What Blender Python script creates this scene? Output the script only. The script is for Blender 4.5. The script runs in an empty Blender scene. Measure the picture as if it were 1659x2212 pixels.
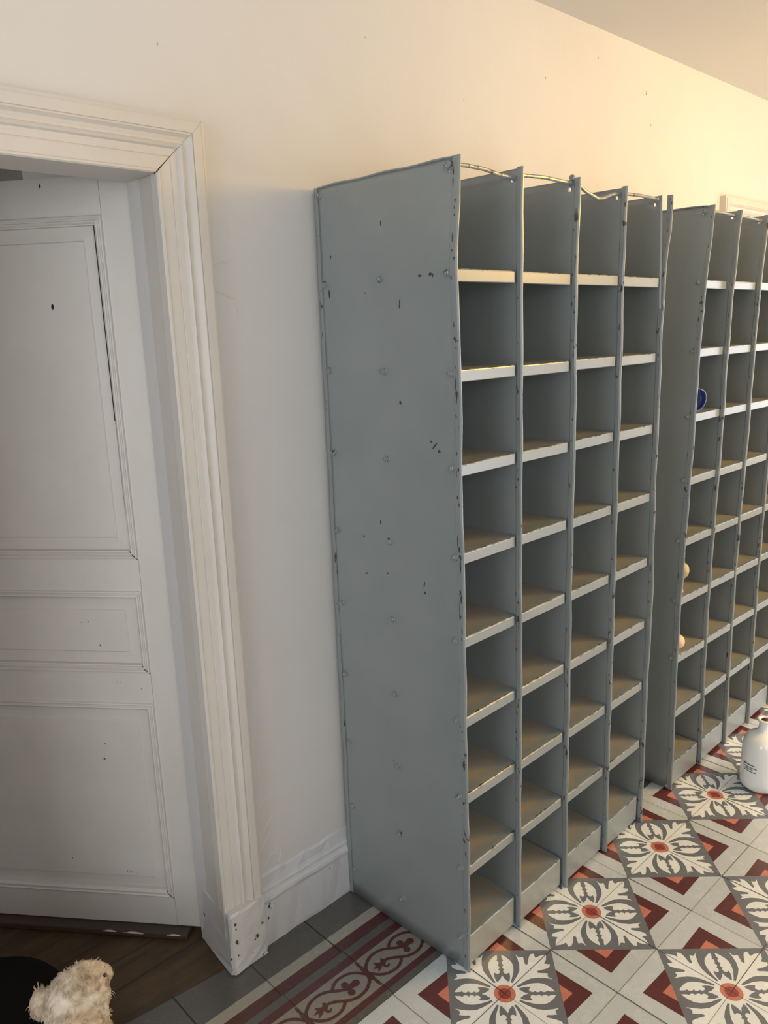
import bpy, bmesh, math, random
from mathutils import Vector, Matrix, Euler
random.seed(7)
S = bpy.context.scene
COL = S.collection

# ------------------------------------------------------------------ camera
cam_d = bpy.data.cameras.new('camera')
cam = bpy.data.objects.new('camera', cam_d); COL.objects.link(cam)
cam.location = (-1.32693, -1.02746, 1.64144)
cam.rotation_euler = Euler((1.34399247, 0.0328426443, -0.761434287), 'XYZ')
cam_d.sensor_fit = 'HORIZONTAL'; cam_d.sensor_width = 36.0
cam_d.lens = 1696.03 / 1659.0 * 36.0
cam_d.clip_start = 0.02
S.camera = cam

# ------------------------------------------------------------------ light and exposure
S.view_settings.view_transform = 'Standard'
S.view_settings.look = 'None'
S.view_settings.gamma = 1.0
S.view_settings.use_curve_mapping = False
S.view_settings.exposure = 0.17
W = bpy.data.worlds.new('world'); S.world = W; W.use_nodes = True
W.node_tree.nodes['Background'].inputs[0].default_value = (0.75, 0.85, 1.0, 1)
W.node_tree.nodes['Background'].inputs[1].default_value = 0.3

def area(name, loc, target, sx, sy, power, color):
    d = bpy.data.lights.new(name, 'AREA'); d.shape = 'RECTANGLE'; d.size = sx; d.size_y = sy
    d.energy = power; d.color = color
    o = bpy.data.objects.new(name, d); COL.objects.link(o); o.location = loc
    o.rotation_euler = (Vector(target) - Vector(loc)).to_track_quat('-Z', 'Y').to_euler()
    return o
area('daylight_left_window', (-3.7, -0.75, 1.45), (0, -0.3, 1.2), 1.3, 1.7, 26, (0.94, 0.97, 1.02))
area('front_left_fill', (-1.6, -2.15, 1.75), (-1.0, 0.3, 1.4), 1.2, 1.3, 18, (0.90, 0.95, 1.02))  # added soft fill for the left side, no window known there
area('daylight_front_window', (2.0, -2.15, 1.0), (1.2, 0.3, 0.8), 1.4, 1.5, 32, (0.86, 0.96, 1.10))
area('daylight_glass_door', (3.3, -2.15, 0.88), (2.6, 0.3, 0.7), 2.4, 1.6, 6, (0.86, 0.96, 1.12))
area('daylight_right_window', (5.1, -1.0, 1.3), (2, -0.8, 0.8), 1.6, 2.0, 27, (0.84, 0.96, 1.14))
area('back_room_fill', (-0.25, 1.35, 1.1), (0.0, 3.0, 2.4), 0.5, 0.5, 6, (1.0, 0.96, 0.93))  # added fill, hidden behind the door leaf, to brighten the far wall
def point(name, loc, power, color, r):
    d = bpy.data.lights.new(name, 'POINT'); d.energy = power; d.color = color; d.shadow_soft_size = r
    o = bpy.data.objects.new(name, d); COL.objects.link(o); o.location = loc; return o
point('warm_lamp', (2.2, -1.3, 2.2), 80, (1.0, 0.57, 0.08), 0.22)

# ------------------------------------------------------------------ materials
def srgb(r, g, b):
    f = lambda c: (c / 255.0 / 12.92) if c / 255.0 <= 0.04045 else ((c / 255.0 + 0.055) / 1.055) ** 2.4
    return (f(r), f(g), f(b), 1.0)

class NT:
    def __init__(s, name):
        s.m = bpy.data.materials.new(name); s.m.use_nodes = True
        s.t = s.m.node_tree; s.b = s.t.nodes['Principled BSDF']
        s.tc = s.t.nodes.new('ShaderNodeTexCoord')
    def n(s, typ, **kw):
        x = s.t.nodes.new(typ)
        for k, v in kw.items(): setattr(x, k, v)
        return x
    def l(s, a, b): s.t.links.new(a, b)
    def noise(s, scale, detail=3, rough=0.5, vec=None, dim='3D'):
        x = s.n('ShaderNodeTexNoise'); x.inputs['Scale'].default_value = scale
        x.inputs['Detail'].default_value = detail; x.inputs['Roughness'].default_value = rough
        s.l(vec if vec is not None else s.tc.outputs['Object'], x.inputs['Vector'])
        return x.outputs['Fac']
    def mapping(s, scale, src=None):
        x = s.n('ShaderNodeMapping'); x.inputs['Scale'].default_value = scale
        s.l(src if src is not None else s.tc.outputs['Object'], x.inputs['Vector']); return x.outputs['Vector']
    def ramp(s, fac, p0, p1, c0=(0, 0, 0, 1), c1=(1, 1, 1, 1)):
        x = s.n('ShaderNodeValToRGB'); e = x.color_ramp.elements
        e[0].position = p0; e[1].position = p1; e[0].color = c0; e[1].color = c1
        s.l(fac, x.inputs['Fac']); return x.outputs['Color']
    def mix(s, fac, a, b, mode='MIX'):
        x = s.n('ShaderNodeMix', data_type='RGBA', blend_type=mode)
        for sock, v in ((x.inputs['Factor'], fac), (x.inputs['A'], a), (x.inputs['B'], b)):
            pass
        ins = {'f': x.inputs[0], 'a': x.inputs[6], 'b': x.inputs[7]}
        for k, v in (('f', fac), ('a', a), ('b', b)):
            if isinstance(v, (int, float)): ins[k].default_value = v
            elif isinstance(v, tuple): ins[k].default_value = v
            else: s.l(v, ins[k])
        return x.outputs[2]
    def math(s, op, a, b=None):
        x = s.n('ShaderNodeMath', operation=op)
        for i, v in enumerate((a, b)):
            if v is None: continue
            if isinstance(v, (int, float)): x.inputs[i].default_value = v
            else: s.l(v, x.inputs[i])
        return x.outputs[0]
    def bump(s, h, strength, dist):
        x = s.n('ShaderNodeBump'); x.inputs['Strength'].default_value = strength; x.inputs['Distance'].default_value = dist
        s.l(h, x.inputs['Height']); s.l(x.outputs['Normal'], s.b.inputs['Normal'])
    def base(s, c):
        if isinstance(c, tuple): s.b.inputs['Base Color'].default_value = c
        else: s.l(c, s.b.inputs['Base Color'])
    def rough(s, r):
        if isinstance(r, (int, float)): s.b.inputs['Roughness'].default_value = r
        else: s.l(r, s.b.inputs['Roughness'])

def mat_plain(name, c, rough=0.5, metallic=0.0, spec=0.5):
    k = NT(name); k.base(c); k.rough(rough); k.b.inputs['Metallic'].default_value = metallic
    k.b.inputs['Specular IOR Level'].default_value = spec
    return k.m

def mat_wall(name, c, dirt=0.06, bumpd=0.004):
    k = NT(name)
    big = k.noise(1.3, 4, 0.55)
    col = k.mix(k.ramp(big, 0.35, 0.7), tuple(x * (1 - dirt) for x in c[:3]) + (1,), c)
    k.base(col); k.rough(0.62)
    a = k.noise(7, 5, 0.6); b = k.noise(90, 3, 0.6)
    h = k.math('ADD', k.math('MULTIPLY', a, 1.0), k.math('MULTIPLY', b, 0.05))
    k.bump(h, 0.5, bumpd)
    return k.m
M_wall = mat_wall('wall_paint', (0.71, 0.70, 0.68, 1))
M_ceil = mat_wall('ceiling_paint', (0.70, 0.68, 0.64, 1), 0.04, 0.003)

def mat_paint(name, c, speck=0.0):
    k = NT(name)
    big = k.noise(3.0, 4, 0.6)
    col = k.mix(k.ramp(big, 0.3, 0.75), tuple(x * 0.90 for x in c[:3]) + (1,), c)
    if speck > 0:
        s1 = k.noise(70, 2, 0.4); s2 = k.noise(9, 2, 0.5)
        msk = k.math('MULTIPLY', k.ramp(s1, 0.70, 0.72), k.ramp(s2, 0.60 - speck, 0.64 - speck))
        col = k.mix(msk, col, (0.03, 0.025, 0.02, 1))
    k.base(col); k.rough(0.42)
    k.bump(k.noise(35, 4, 0.6), 0.35, 0.0012)
    return k.m
M_white = mat_paint('white_gloss_paint', (0.69, 0.66, 0.61, 1))
M_white2 = mat_paint('white_gloss_paint_worn', (0.66, 0.65, 0.64, 1), 0.08)
M_base = mat_paint('baseboard_paint', (0.68, 0.69, 0.71, 1), 0.0)

def mat_metal(name, chip_t, chip_scale=55.0, area_t=0.5, dusty=False, edge=False):
    k = NT(name)
    oi = k.n('ShaderNodeObjectInfo')
    off = k.n('ShaderNodeVectorMath', operation='ADD')
    sc = k.n('ShaderNodeVectorMath', operation='SCALE'); sc.inputs[3].default_value = 37.0
    cmb = k.n('ShaderNodeCombineXYZ')
    for i in range(3): k.l(oi.outputs['Random'], cmb.inputs[i])
    k.l(cmb.outputs[0], sc.inputs[0]); k.l(k.tc.outputs['Object'], off.inputs[0]); k.l(sc.outputs[0], off.inputs[1])
    v = off.outputs[0]
    c0 = (0.208, 0.236, 0.240, 1); c1 = (0.242, 0.270, 0.270, 1)
    col = k.mix(k.ramp(k.noise(4, 4, 0.6, v), 0.3, 0.7), c0, c1)
    if dusty:
        sx = k.n('ShaderNodeSeparateXYZ'); k.l(k.tc.outputs['Object'], sx.inputs[0])
        dn = k.math('ADD', sx.outputs['Y'], k.math('MULTIPLY', k.math('SUBTRACT', k.noise(9, 3, 0.6, v), 0.5), 0.09))
        dust = k.ramp(dn, 0.015, 0.055)
        geo = k.n('ShaderNodeNewGeometry'); sn = k.n('ShaderNodeSeparateXYZ'); k.l(geo.outputs['Normal'], sn.inputs[0])
        upf = k.ramp(sn.outputs['Z'], 0.6, 0.9)
        dmask = k.math('MULTIPLY', k.math('MULTIPLY', dust, upf), 0.9)
        col = k.mix(dmask, col, (0.37, 0.325, 0.25, 1))
        # chipped paint in a thin line along the front top edge
        d2 = k.math('ADD', k.math('ABSOLUTE', k.math('SUBTRACT', sx.outputs['Y'], 0.002)), k.math('ABSOLUTE', k.math('SUBTRACT', sx.outputs['Z'], -0.001)))
        near = k.ramp(d2, 0.001, 0.0085, (1, 1, 1, 1), (0, 0, 0, 1))
        msk = k.ramp(k.math('ADD', k.math('MULTIPLY', near, 0.34), k.noise(85, 3, 0.6, k.mapping((0.55, 1, 1), v))), 0.80, 0.825)
        col = k.mix(msk, col, (0.045, 0.038, 0.032, 1))
        # scratches on the tread
        sp = k.ramp(k.noise(34, 4, 0.7, k.mapping((0.5, 1.6, 1), v)), 0.705, 0.72)
        sp2 = k.math('MULTIPLY', k.math('MULTIPLY', sp, upf), k.ramp(k.noise(5, 1, 0.5, v), 0.5, 0.56))
        col = k.mix(sp2, col, (0.05, 0.043, 0.035, 1))
    stretched = k.mapping((1, 1, 0.45), v)
    m1 = k.ramp(k.noise(chip_scale, 3, 0.55, stretched), chip_t, chip_t + 0.015)
    m2 = k.ramp(k.noise(3.5, 2, 0.5, v), area_t, area_t + 0.05)
    msk = k.math('MULTIPLY', m1, m2)
    col = k.mix(msk, col, (0.05, 0.04, 0.034, 1))
    k.base(col)
    r = k.mix(msk, (0.33, 0.33, 0.33, 1), (0.8, 0.8, 0.8, 1)); k.rough(r)
    k.b.inputs['Specular IOR Level'].default_value = 0.75
    k.b.inputs['Coat Weight'].default_value = 0.35; k.b.inputs['Coat Roughness'].default_value = 0.22
    k.bump(k.math('SUBTRACT', k.math('MULTIPLY', k.noise(28, 4, 0.55, v), 0.5), k.math('MULTIPLY', msk, 0.5)), 0.35, 0.0012)
    return k.m
M_metal = mat_metal('grey_painted_steel', 0.775, 60, 0.60)
M_edge = mat_metal('grey_painted_steel_chipped_edge', 0.635, 75, 0.44)
M_shelf = mat_metal('grey_painted_steel_dusty', 0.80, 60, 0.6, dusty=True)
M_rod = mat_metal('worn_steel_rod', 0.60, 90, 0.42)
M_dark = mat_plain('dark_steel', (0.03, 0.03, 0.032, 1), 0.6)
M_chip = mat_plain('bare_brown_steel', (0.055, 0.045, 0.038, 1), 0.7)
M_crack = mat_plain('crack_shade_and_dark_marks', (0.012, 0.011, 0.010, 1), 0.9)  # near-black paints the shade deep in cracks; also used for dark marks

def mat_tile(name, c, var=0.10):
    k = NT(name)
    fl = k.n('ShaderNodeVectorMath', operation='FLOOR'); dv = k.n('ShaderNodeVectorMath', operation='DIVIDE')
    dv.inputs[1].default_value = (0.2, 0.2, 100.0)
    k.l(k.tc.outputs['Object'], dv.inputs[0]); k.l(dv.outputs[0], fl.inputs[0])
    wn = k.n('ShaderNodeTexWhiteNoise', noise_dimensions='3D'); k.l(fl.outputs[0], wn.inputs['Vector'])
    v = k.math('ADD', k.math('MULTIPLY', k.math('SUBTRACT', wn.outputs['Value'], 0.5), var), 1.0)
    dirt = k.noise(14, 5, 0.65)
    v2 = k.math('MULTIPLY', v, k.math('ADD', k.math('MULTIPLY', dirt, 0.22), 0.89))
    fine = k.noise(160, 3, 0.7)
    v3 = k.math('MULTIPLY', v2, k.math('ADD', k.math('MULTIPLY', fine, 0.16), 0.92))
    cx = k.n('ShaderNodeCombineXYZ')
    for i in range(3): k.l(v3, cx.inputs[i])
    k.base(k.mix(1.0, c, cx.outputs[0], 'MULTIPLY'))
    k.rough(k.mix(dirt, (0.16, 0.16, 0.16, 1), (0.36, 0.36, 0.36, 1)))
    k.b.inputs['Coat Weight'].default_value = 0.5; k.b.inputs['Coat Roughness'].default_value = 0.28
    k.bump(k.noise(30, 4, 0.6), 0.15, 0.001)
    return k.m
T_light = mat_tile('tile_light_grey', (0.52, 0.57, 0.60, 1))
T_grey = mat_tile('tile_mid_grey', (0.155, 0.17, 0.195, 1))
T_dgrey = mat_tile('tile_dark_grey', (0.098, 0.095, 0.088, 1))
T_cream = mat_tile('tile_cream', (0.77, 0.82, 0.83, 1))
T_tan = mat_tile('tile_border_cream', (0.235, 0.22, 0.19, 1))
T_stripe = mat_tile('tile_border_stripe', (0.34, 0.33, 0.28, 1))
T_bred = mat_tile('tile_border_red', (0.082, 0.024, 0.022, 1))
T_red = mat_tile('tile_dark_red', (0.105, 0.030, 0.031, 1))
T_salmon = mat_tile('tile_salmon', (0.55, 0.20, 0.14, 1))
T_dred = mat_tile('tile_red', (0.30, 0.065, 0.055, 1))
T_joint = mat_plain('tile_joint', (0.04, 0.036, 0.03, 1), 0.8)

def mat_wood():
    k = NT('oak_boards')
    s = k.mapping((1.0, 9, 9))
    g = k.noise(4, 5, 0.55, s)
    col = k.mix(k.ramp(g, 0.3, 0.72), (0.058, 0.036, 0.019, 1), (0.115, 0.070, 0.035, 1))
    st = k.ramp(k.noise(5.5, 4, 0.6), 0.47, 0.6)
    col = k.mix(k.math('MULTIPLY', st, 0.55), col, (0.035, 0.021, 0.013, 1))
    k.base(col); k.rough(0.45); k.bump(g, 0.3, 0.001)
    return k.m
M_wood = mat_wood()
M_darkwood = mat_plain('dark_brown_wood', (0.075, 0.052, 0.036, 1), 0.6)

# ------------------------------------------------------------------ mesh helpers
def obj(name, bm, mats, parent=None, smooth=False, loc=None):
    me = bpy.data.meshes.new(name)
    bmesh.ops.recalc_face_normals(bm, faces=bm.faces)
    bm.to_mesh(me); bm.free()
    if not isinstance(mats, (list, tuple)): mats = [mats]
    for m in mats: me.materials.append(m)
    if smooth:
        for p in me.polygons: p.use_smooth = True
    o = bpy.data.objects.new(name, me); COL.objects.link(o)
    if parent is not None: o.parent = parent
    if loc is not None: o.location = loc
    return o
def structure(o): o['kind'] = 'structure'; return o
def tag(o, label, cat, group=None):
    o['label'] = label; o['category'] = cat
    if group: o['group'] = group
    return o
def thing(name, label, cat, loc=(0, 0, 0), rz=0, group=None):
    o = bpy.data.objects.new(name, None); COL.objects.link(o)
    o.location = loc; o.rotation_euler = (0, 0, rz); o.empty_display_size = 0.1
    return tag(o, label, cat, group)
def bevel(o, w, seg=2):
    m = o.modifiers.new('bevel', 'BEVEL'); m.width = w; m.segments = seg; m.limit_method = 'ANGLE'
    return o
def box(bm, x0, x1, y0, y1, z0, z1, mi=0):
    v = [bm.verts.new(p) for p in ((x0, y0, z0), (x1, y0, z0), (x1, y1, z0), (x0, y1, z0), (x0, y0, z1), (x1, y0, z1), (x1, y1, z1), (x0, y1, z1))]
    for f in ((0, 3, 2, 1), (4, 5, 6, 7), (0, 1, 5, 4), (1, 2, 6, 5), (2, 3, 7, 6), (3, 0, 4, 7)):
        bm.faces.new([v[i] for i in f]).material_index = mi
def flat(bm, pts, z, mi):
    f = bm.faces.new([bm.verts.new((p[0], p[1], z)) for p in pts]); f.material_index = mi
    f.normal_update()
    if f.normal.z < 0: f.normal_flip()
def tube(bm, pts, r, n=8, mi=0, caps=True):
    pts = [Vector(p) for p in pts]; rings = []
    up = Vector((0.13, 0.21, 0.97))
    for i, p in enumerate(pts):
        a = pts[max(i - 1, 0)]; b = pts[min(i + 1, len(pts) - 1)]
        t = (b - a).normalized(); s = t.cross(up)
        if s.length < 1e-4: s = t.cross(Vector((1, 0, 0)))
        s.normalize(); q = s.cross(t)
        rr = r[i] if isinstance(r, (list, tuple)) else r
        rings.append([bm.verts.new(p + rr * (math.cos(2 * math.pi * k / n) * s + math.sin(2 * math.pi * k / n) * q)) for k in range(n)])
    for i in range(len(rings) - 1):
        for k in range(n):
            bm.faces.new([rings[i][k], rings[i][(k + 1) % n], rings[i + 1][(k + 1) % n], rings[i + 1][k]]).material_index = mi
    if caps:
        bm.faces.new(rings[0]).material_index = mi; bm.faces.new(rings[-1]).material_index = mi
def lathe(bm, prof, n=32, mi=0, c=(0, 0)):
    rings = []
    for r, z in prof:
        if r < 1e-6: rings.append([bm.verts.new((c[0], c[1], z))])
        else: rings.append([bm.verts.new((c[0] + r * math.cos(2 * math.pi * k / n), c[1] + r * math.sin(2 * math.pi * k / n), z)) for k in range(n)])
    for a, b in zip(rings, rings[1:]):
        for k in range(n):
            k2 = (k + 1) % n
            if len(a) == 1: f = bm.faces.new([a[0], b[k2], b[k]])
            elif len(b) == 1: f = bm.faces.new([a[k], a[k2], b[0]])
            else: f = bm.faces.new([a[k], a[k2], b[k2], b[k]])
            f.material_index = mi
def loft(bm, sections, mi=0, caps=True):
    rs = [[bm.verts.new(p) for p in s] for s in sections]; n = len(rs[0])
    for a, b in zip(rs, rs[1:]):
        for k in range(n): bm.faces.new([a[k], a[(k + 1) % n], b[(k + 1) % n], b[k]]).material_index = mi
    if caps: bm.faces.new(rs[0]).material_index = mi; bm.faces.new(rs[-1]).material_index = mi
def interp(tab, x):
    if x <= tab[0][0]: return tab[0][1]
    for (a, u), (b, v) in zip(tab, tab[1:]):
        if x <= b:
            t = (x - a) / (b - a); t = t * t * (3 - 2 * t) * 0.5 + t * 0.5
            return u + (v - u) * t
    return tab[-1][1]

# ------------------------------------------------------------------ room shell
WY = 0.58           # face of the long wall
CZ = 2.61           # ceiling height
XL, XR, YF = -4.0, 5.2, -2.25
JX0, JX1 = -1.27, -0.452   # doorway in the long wall
HEAD = 1.978

bm = bmesh.new()
box(bm, JX1 + 0.012, XR, WY, WY + 0.14, 0.0, CZ)
box(bm, XL, JX0 - 0.012, WY, WY + 0.14, 0.0, CZ)
box(bm, JX0 - 0.012, JX1 + 0.012, WY, WY + 0.14, HEAD + 0.012, CZ)
# raised plaster strokes and drips on the wall
def stroke(bm, pts, w=0.004, h=0.0025):
    n = len(pts)
    tube(bm, [(p[0], WY + 0.0005, p[1]) for p in pts], [w * (0.25 + math.sin(math.pi * (i + 0.5) / n)) * 0.5 for i in range(n)], 6)
for pts in ([(-0.322, 1.742), (-0.305, 1.737), (-0.285, 1.728), (-0.268, 1.726)],
            [(-0.318, 1.80), (-0.30, 1.806), (-0.283, 1.804)],
            [(-0.275, 1.715), (-0.268, 1.70), (-0.272, 1.68)],
            [(-0.275, 1.93), (-0.278, 1.90), (-0.279, 1.86)],
            [(-0.32, 0.30), (-0.30, 0.335), (-0.28, 0.36), (-0.27, 0.37)],
            [(-0.322, 0.27), (-0.302, 0.30), (-0.28, 0.325)],
            [(-0.315, 0.225), (-0.30, 0.235), (-0.285, 0.255), (-0.27, 0.25), (-0.262, 0.27)],
            [(-0.31, 0.47), (-0.30, 0.50), (-0.293, 0.53)],
            [(-0.318, 0.405), (-0.30, 0.42), (-0.283, 0.435)],
            [(-0.264, 0.22), (-0.254, 0.235), (-0.25, 0.26)]):
    stroke(bm, pts)
for x, z, r in ((0.172, 2.364, .0022), (0.947, 2.405, .003), (1.58, 2.464, .006), (-0.414, 2.233, .003), (1.62, 2.36, .0035), (0.55, 2.28, .002), (1.25, 2.52, .003)):
    tube(bm, [(x, WY, z - r), (x + r * .3, WY, z + r)], [r * .45, r * .3], 5, 1)
structure(obj('wall_back', bm, [M_wall, mat_plain('wall_fleck', (0.46, 0.38, 0.27, 1), .8)]))
bm = bmesh.new(); box(bm, XL - .1, XR + .1, YF - .1, 3.7, CZ, CZ + 0.1); structure(obj('ceiling', bm, M_ceil))
bm = bmesh.new(); box(bm, XR, XR + .1, YF, 3.6, 0, CZ); structure(obj('wall_right', bm, M_wall))
bm = bmesh.new(); box(bm, XL - .1, XL, YF, 3.6, 0, CZ); structure(obj('wall_left', bm, M_wall))
bm = bmesh.new(); box(bm, XL, XR, YF - .1, YF, 0, CZ); structure(obj('wall_front', bm, M_wall))
# the room behind the door: far wall, with a projecting chimney breast, brightened by the added fill
bm = bmesh.new()
box(bm, XL, XR, 3.5, 3.6, 0, CZ); box(bm, 0.003, 1.4, 2.5, 3.5, 0, CZ)
structure(obj('wall_back_room', bm, M_wall))

# ---- floor: encaustic cement tiles (0.20 m), border along the wall, boards behind the doorway
FL = [T_light, T_grey, T_dgrey, T_cream, T_tan, T_red, T_salmon, T_dred, T_joint, M_wood, T_stripe, T_bred]
LG, GR, DG, CR, TN, RD, SA, DR, JT, WD, ST, BR = range(12)
bm = bmesh.new()
TY = 0.586
z0 = 0.0; e = 0.00018
xa, xb = XL, XR
def rect(x0, x1, y0, y1, z, mi): flat(bm, [(x0, y0), (x1, y0), (x1, y1), (x0, y1)], z, mi)
rect(xa, xb, YF, 0.2, z0, LG)
rect(xa, xb, 0.2, 0.4, z0, DG)
rect(xa, xb, 0.4, 0.62, z0, DG)
for y0, y1, mi in ((0.221, 0.240, BR), (0.240, 0.350, TN), (0.350, 0.375, BR), (0.400, 0.434, BR), (0.434, 0.467, ST)):
    rect(xa, xb, y0, y1, z0 + e, mi)
leaf = [(.178, 0), (.170, .005), (.163, .010), (.149, .0135), (.154, .022), (.158, .0255), (.149, .031), (.138, .0275), (.126, .021), (.116, .0155), (.1125, .0175), (.1135, .023), (.120, .029), (.129, .040), (.1215, .0435), (.1195, .048), (.122, .060), (.1135, .0465), (.101, .031), (.085, .0185), (.068, .0125), (.052, .009), (.042, .007), (.02, .006)]
petal = [(.127, .006), (.1215, .0145), (.1135, .022), (.1065, .0275), (.0985, .031), (.0905, .0325), (.082, .0325), (.073, .0315), (.064, .0295), (.055, .0265), (.046, .0235), (.036, .019), (.033, .0135), (.039, .0165), (.048, .0195), (.057, .0205), (.0665, .0195), (.0655, .0165), (.063, .0145), (.0625, .011), (.064, .0075), (.067, .0055), (.071, .0045), (.0745, .0055), (.077, .0085), (.079, .0055), (.0825, .004), (.086, .004), (.089, .0055), (.0915, .009), (.094, .006), (.0975, .0042), (.102, .0042), (.105, .0058), (.1075, .009), (.112, .0065), (.119, .0058)]
def place(pts, c, ang, mir):
    ca, sa = math.cos(ang), math.sin(ang)
    return [(c[0] + p[0] * ca - p[1] * mir * sa, c[1] + p[0] * sa + p[1] * mir * ca) for p in pts]
def disc(c, r, z, mi, n=28): flat(bm, [(c[0] + r * math.cos(2 * math.pi * k / n), c[1] + r * math.sin(2 * math.pi * k / n)) for k in range(n)], z, mi)
Q = math.pi / 2
ci = -2
cxs = [i * 0.4 for i in range(-4, 13)]; cys = [-j * 0.4 for j in range(0, 5)]
for cx_ in cxs:
    for cy_ in cys:
        c = (cx_, cy_)
        flat(bm, [(c[0] + .2, c[1]), (c[0], c[1] + .2), (c[0] - .2, c[1]), (c[0], c[1] - .2)], z0 + e, GR)
        for q in range(4):
            a = q * Q
            full = leaf + [(p[0], -p[1]) for p in reversed(leaf[1:])]
            flat(bm, place(full, c, a, 1), z0 + 2 * e, CR)
            d = a + Q / 2
            for mm in (1, -1): flat(bm, place(petal, c, d, mm), z0 + 2 * e, CR)
            flat(bm, place([(.030, -.013), (.041, -.0105), (.047, -.005), (.0585, 0), (.047, .005), (.041, .0105), (.030, .013)], c, d, 1), z0 + 2 * e, CR)
            # chevrons outside the diamond
            flat(bm, place([(.1414, -.0745), (.1414, .0745), (.2205, 0)], c, d, 1), z0 + e, RD)
            flat(bm, place([(.1414, -.0275), (.1414, .0275), (.1705, 0)], c, d, 1), z0 + 2 * e, SA)
        disc(c, .0405, z0 + 3 * e, CR); disc(c, .0275, z0 + 4 * e, SA); disc(c, .0165, z0 + 5 * e, DR)
# border scroll
def ribbon(pts, w, z, mi):
    P = [Vector((p[0], p[1])) for p in pts]
    # smooth by Catmull-Rom
    Q2 = []
    for i in range(len(P) - 1):
        p0 = P[max(i - 1, 0)]; p1 = P[i]; p2 = P[i + 1]; p3 = P[min(i + 2, len(P) - 1)]
        for s in range(4):
            t = s / 4
            Q2.append(0.5 * ((2 * p1) + (p2 - p0) * t + (2 * p0 - 5 * p1 + 4 * p2 - p3) * t * t + (3 * p1 - p0 - 3 * p2 + p3) * t ** 3))
    Q2.append(P[-1]); L = []; R_ = []
    for i, p in enumerate(Q2):
        t = (Q2[min(i + 1, len(Q2) - 1)] - Q2[max(i - 1, 0)]).normalized(); nrm = Vector((-t.y, t.x)) * w / 2
        L.append(p + nrm); R_.append(p - nrm)
    for i in range(len(L) - 1): flat(bm, [L[i], L[i + 1], R_[i + 1], R_[i]], z, mi)
for k in range(-8, 18):
    X0 = k * 0.2; V0 = 0.295
    A = lambda pts: [(X0 + u, V0 + v) for u, v in pts]
    Bm = lambda pts: [(X0 + .2 - u, V0 - v) for u, v in pts]
    c2 = [(.198, .004), (.195, -.010), (.184, -.024), (.162, -.036), (.139, -.0385), (.120, -.034), (.103, -.024), (.086, -.010), (.066, .001)]
    at = [(.195, .002), (.182, .022), (.163, .036), (.137, .0410), (.117, .0370), (.101, .0265)]
    z = z0 + 3 * e
    for tr in (A, Bm):
        ribbon(tr(c2), .0092, z, BR); ribbon(tr(at), .0088, z, BR)
    for du, dv, r in ((.158, .000, .0112), (.133, .0145, .0102), (.131, -.0150, .0102), (.134, 0, .0085), (.146, 0, .0088)): disc((X0 + du, V0 + dv), r, z + e * (0.1 + r * 20), BR, 14)
    flat(bm, A([(.066, .003), (.058, .014), (.050, .004), (.044, .006), (.034, .0155), (.032, .004), (.018, -.001), (.032, -.006), (.022, -.018), (.038, -.013), (.046, -.008), (.047, -.018), (.054, -.024), (.064, -.019), (.063, -.013), (.057, -.016), (.053, -.012), (.066, -.002)]), z + 1.3 * e, BR)
    for s in (1, -1):
        flat(bm, A([(.2 - .0008, s * .053), (.2 + .0008, s * .053), (.2045, s * .036), (.2025, s * .031), (.2065, s * .020), (.206, 0), (.194, 0), (.1935, s * .020), (.1975, s * .031), (.1955, s * .036)]), z + 2 * e, BR)
# joints
for k in range(-12, 26):
    x = k * 0.2; w = random.choice((0.0007, 0.0009, 0.0014))
    rect(x - w, x + w, 0.4, 0.6, z0 + 7 * e, JT)
    rect(x + .004 - w * .6, x + .004 + w * .6, 0.2, 0.4, z0 + 7 * e, JT)
    j = 0.2
    while j > YF:
        w = random.choice((0.0004, 0.0006, 0.0011)); rect(x - w, x + w, j - 0.2, j, z0 + 7 * e, JT); j -= 0.2
for j in range(-11, 2):
    for k in range(-12, 26):
        w = random.choice((0.0004, 0.0005, 0.0008)); rect(k * .2, k * .2 + .2, j * .2 - w, j * .2 + w, z0 + 7.5 * e, JT)
rect(xa, xb, .3996, .4004, z0 + 7.5 * e, JT)
# wooden boards beyond the doorway, running parallel to the wall
flat(bm, [(-1.6, .66), (-.72, .608), (-.50, .583), (-.40, .575), (-.40, .72), (XR, .72), (XR, 3.5), (XL, 3.5), (XL, .72), (-1.6, .72)], z0 + 6 * e, WD)
y = 0.718
while y < 3.4:
    rect(XL, 2.0, y - .0014, y + .0014, z0 + 9 * e, JT); y += 0.094
structure(obj('floor', bm, FL))

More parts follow.
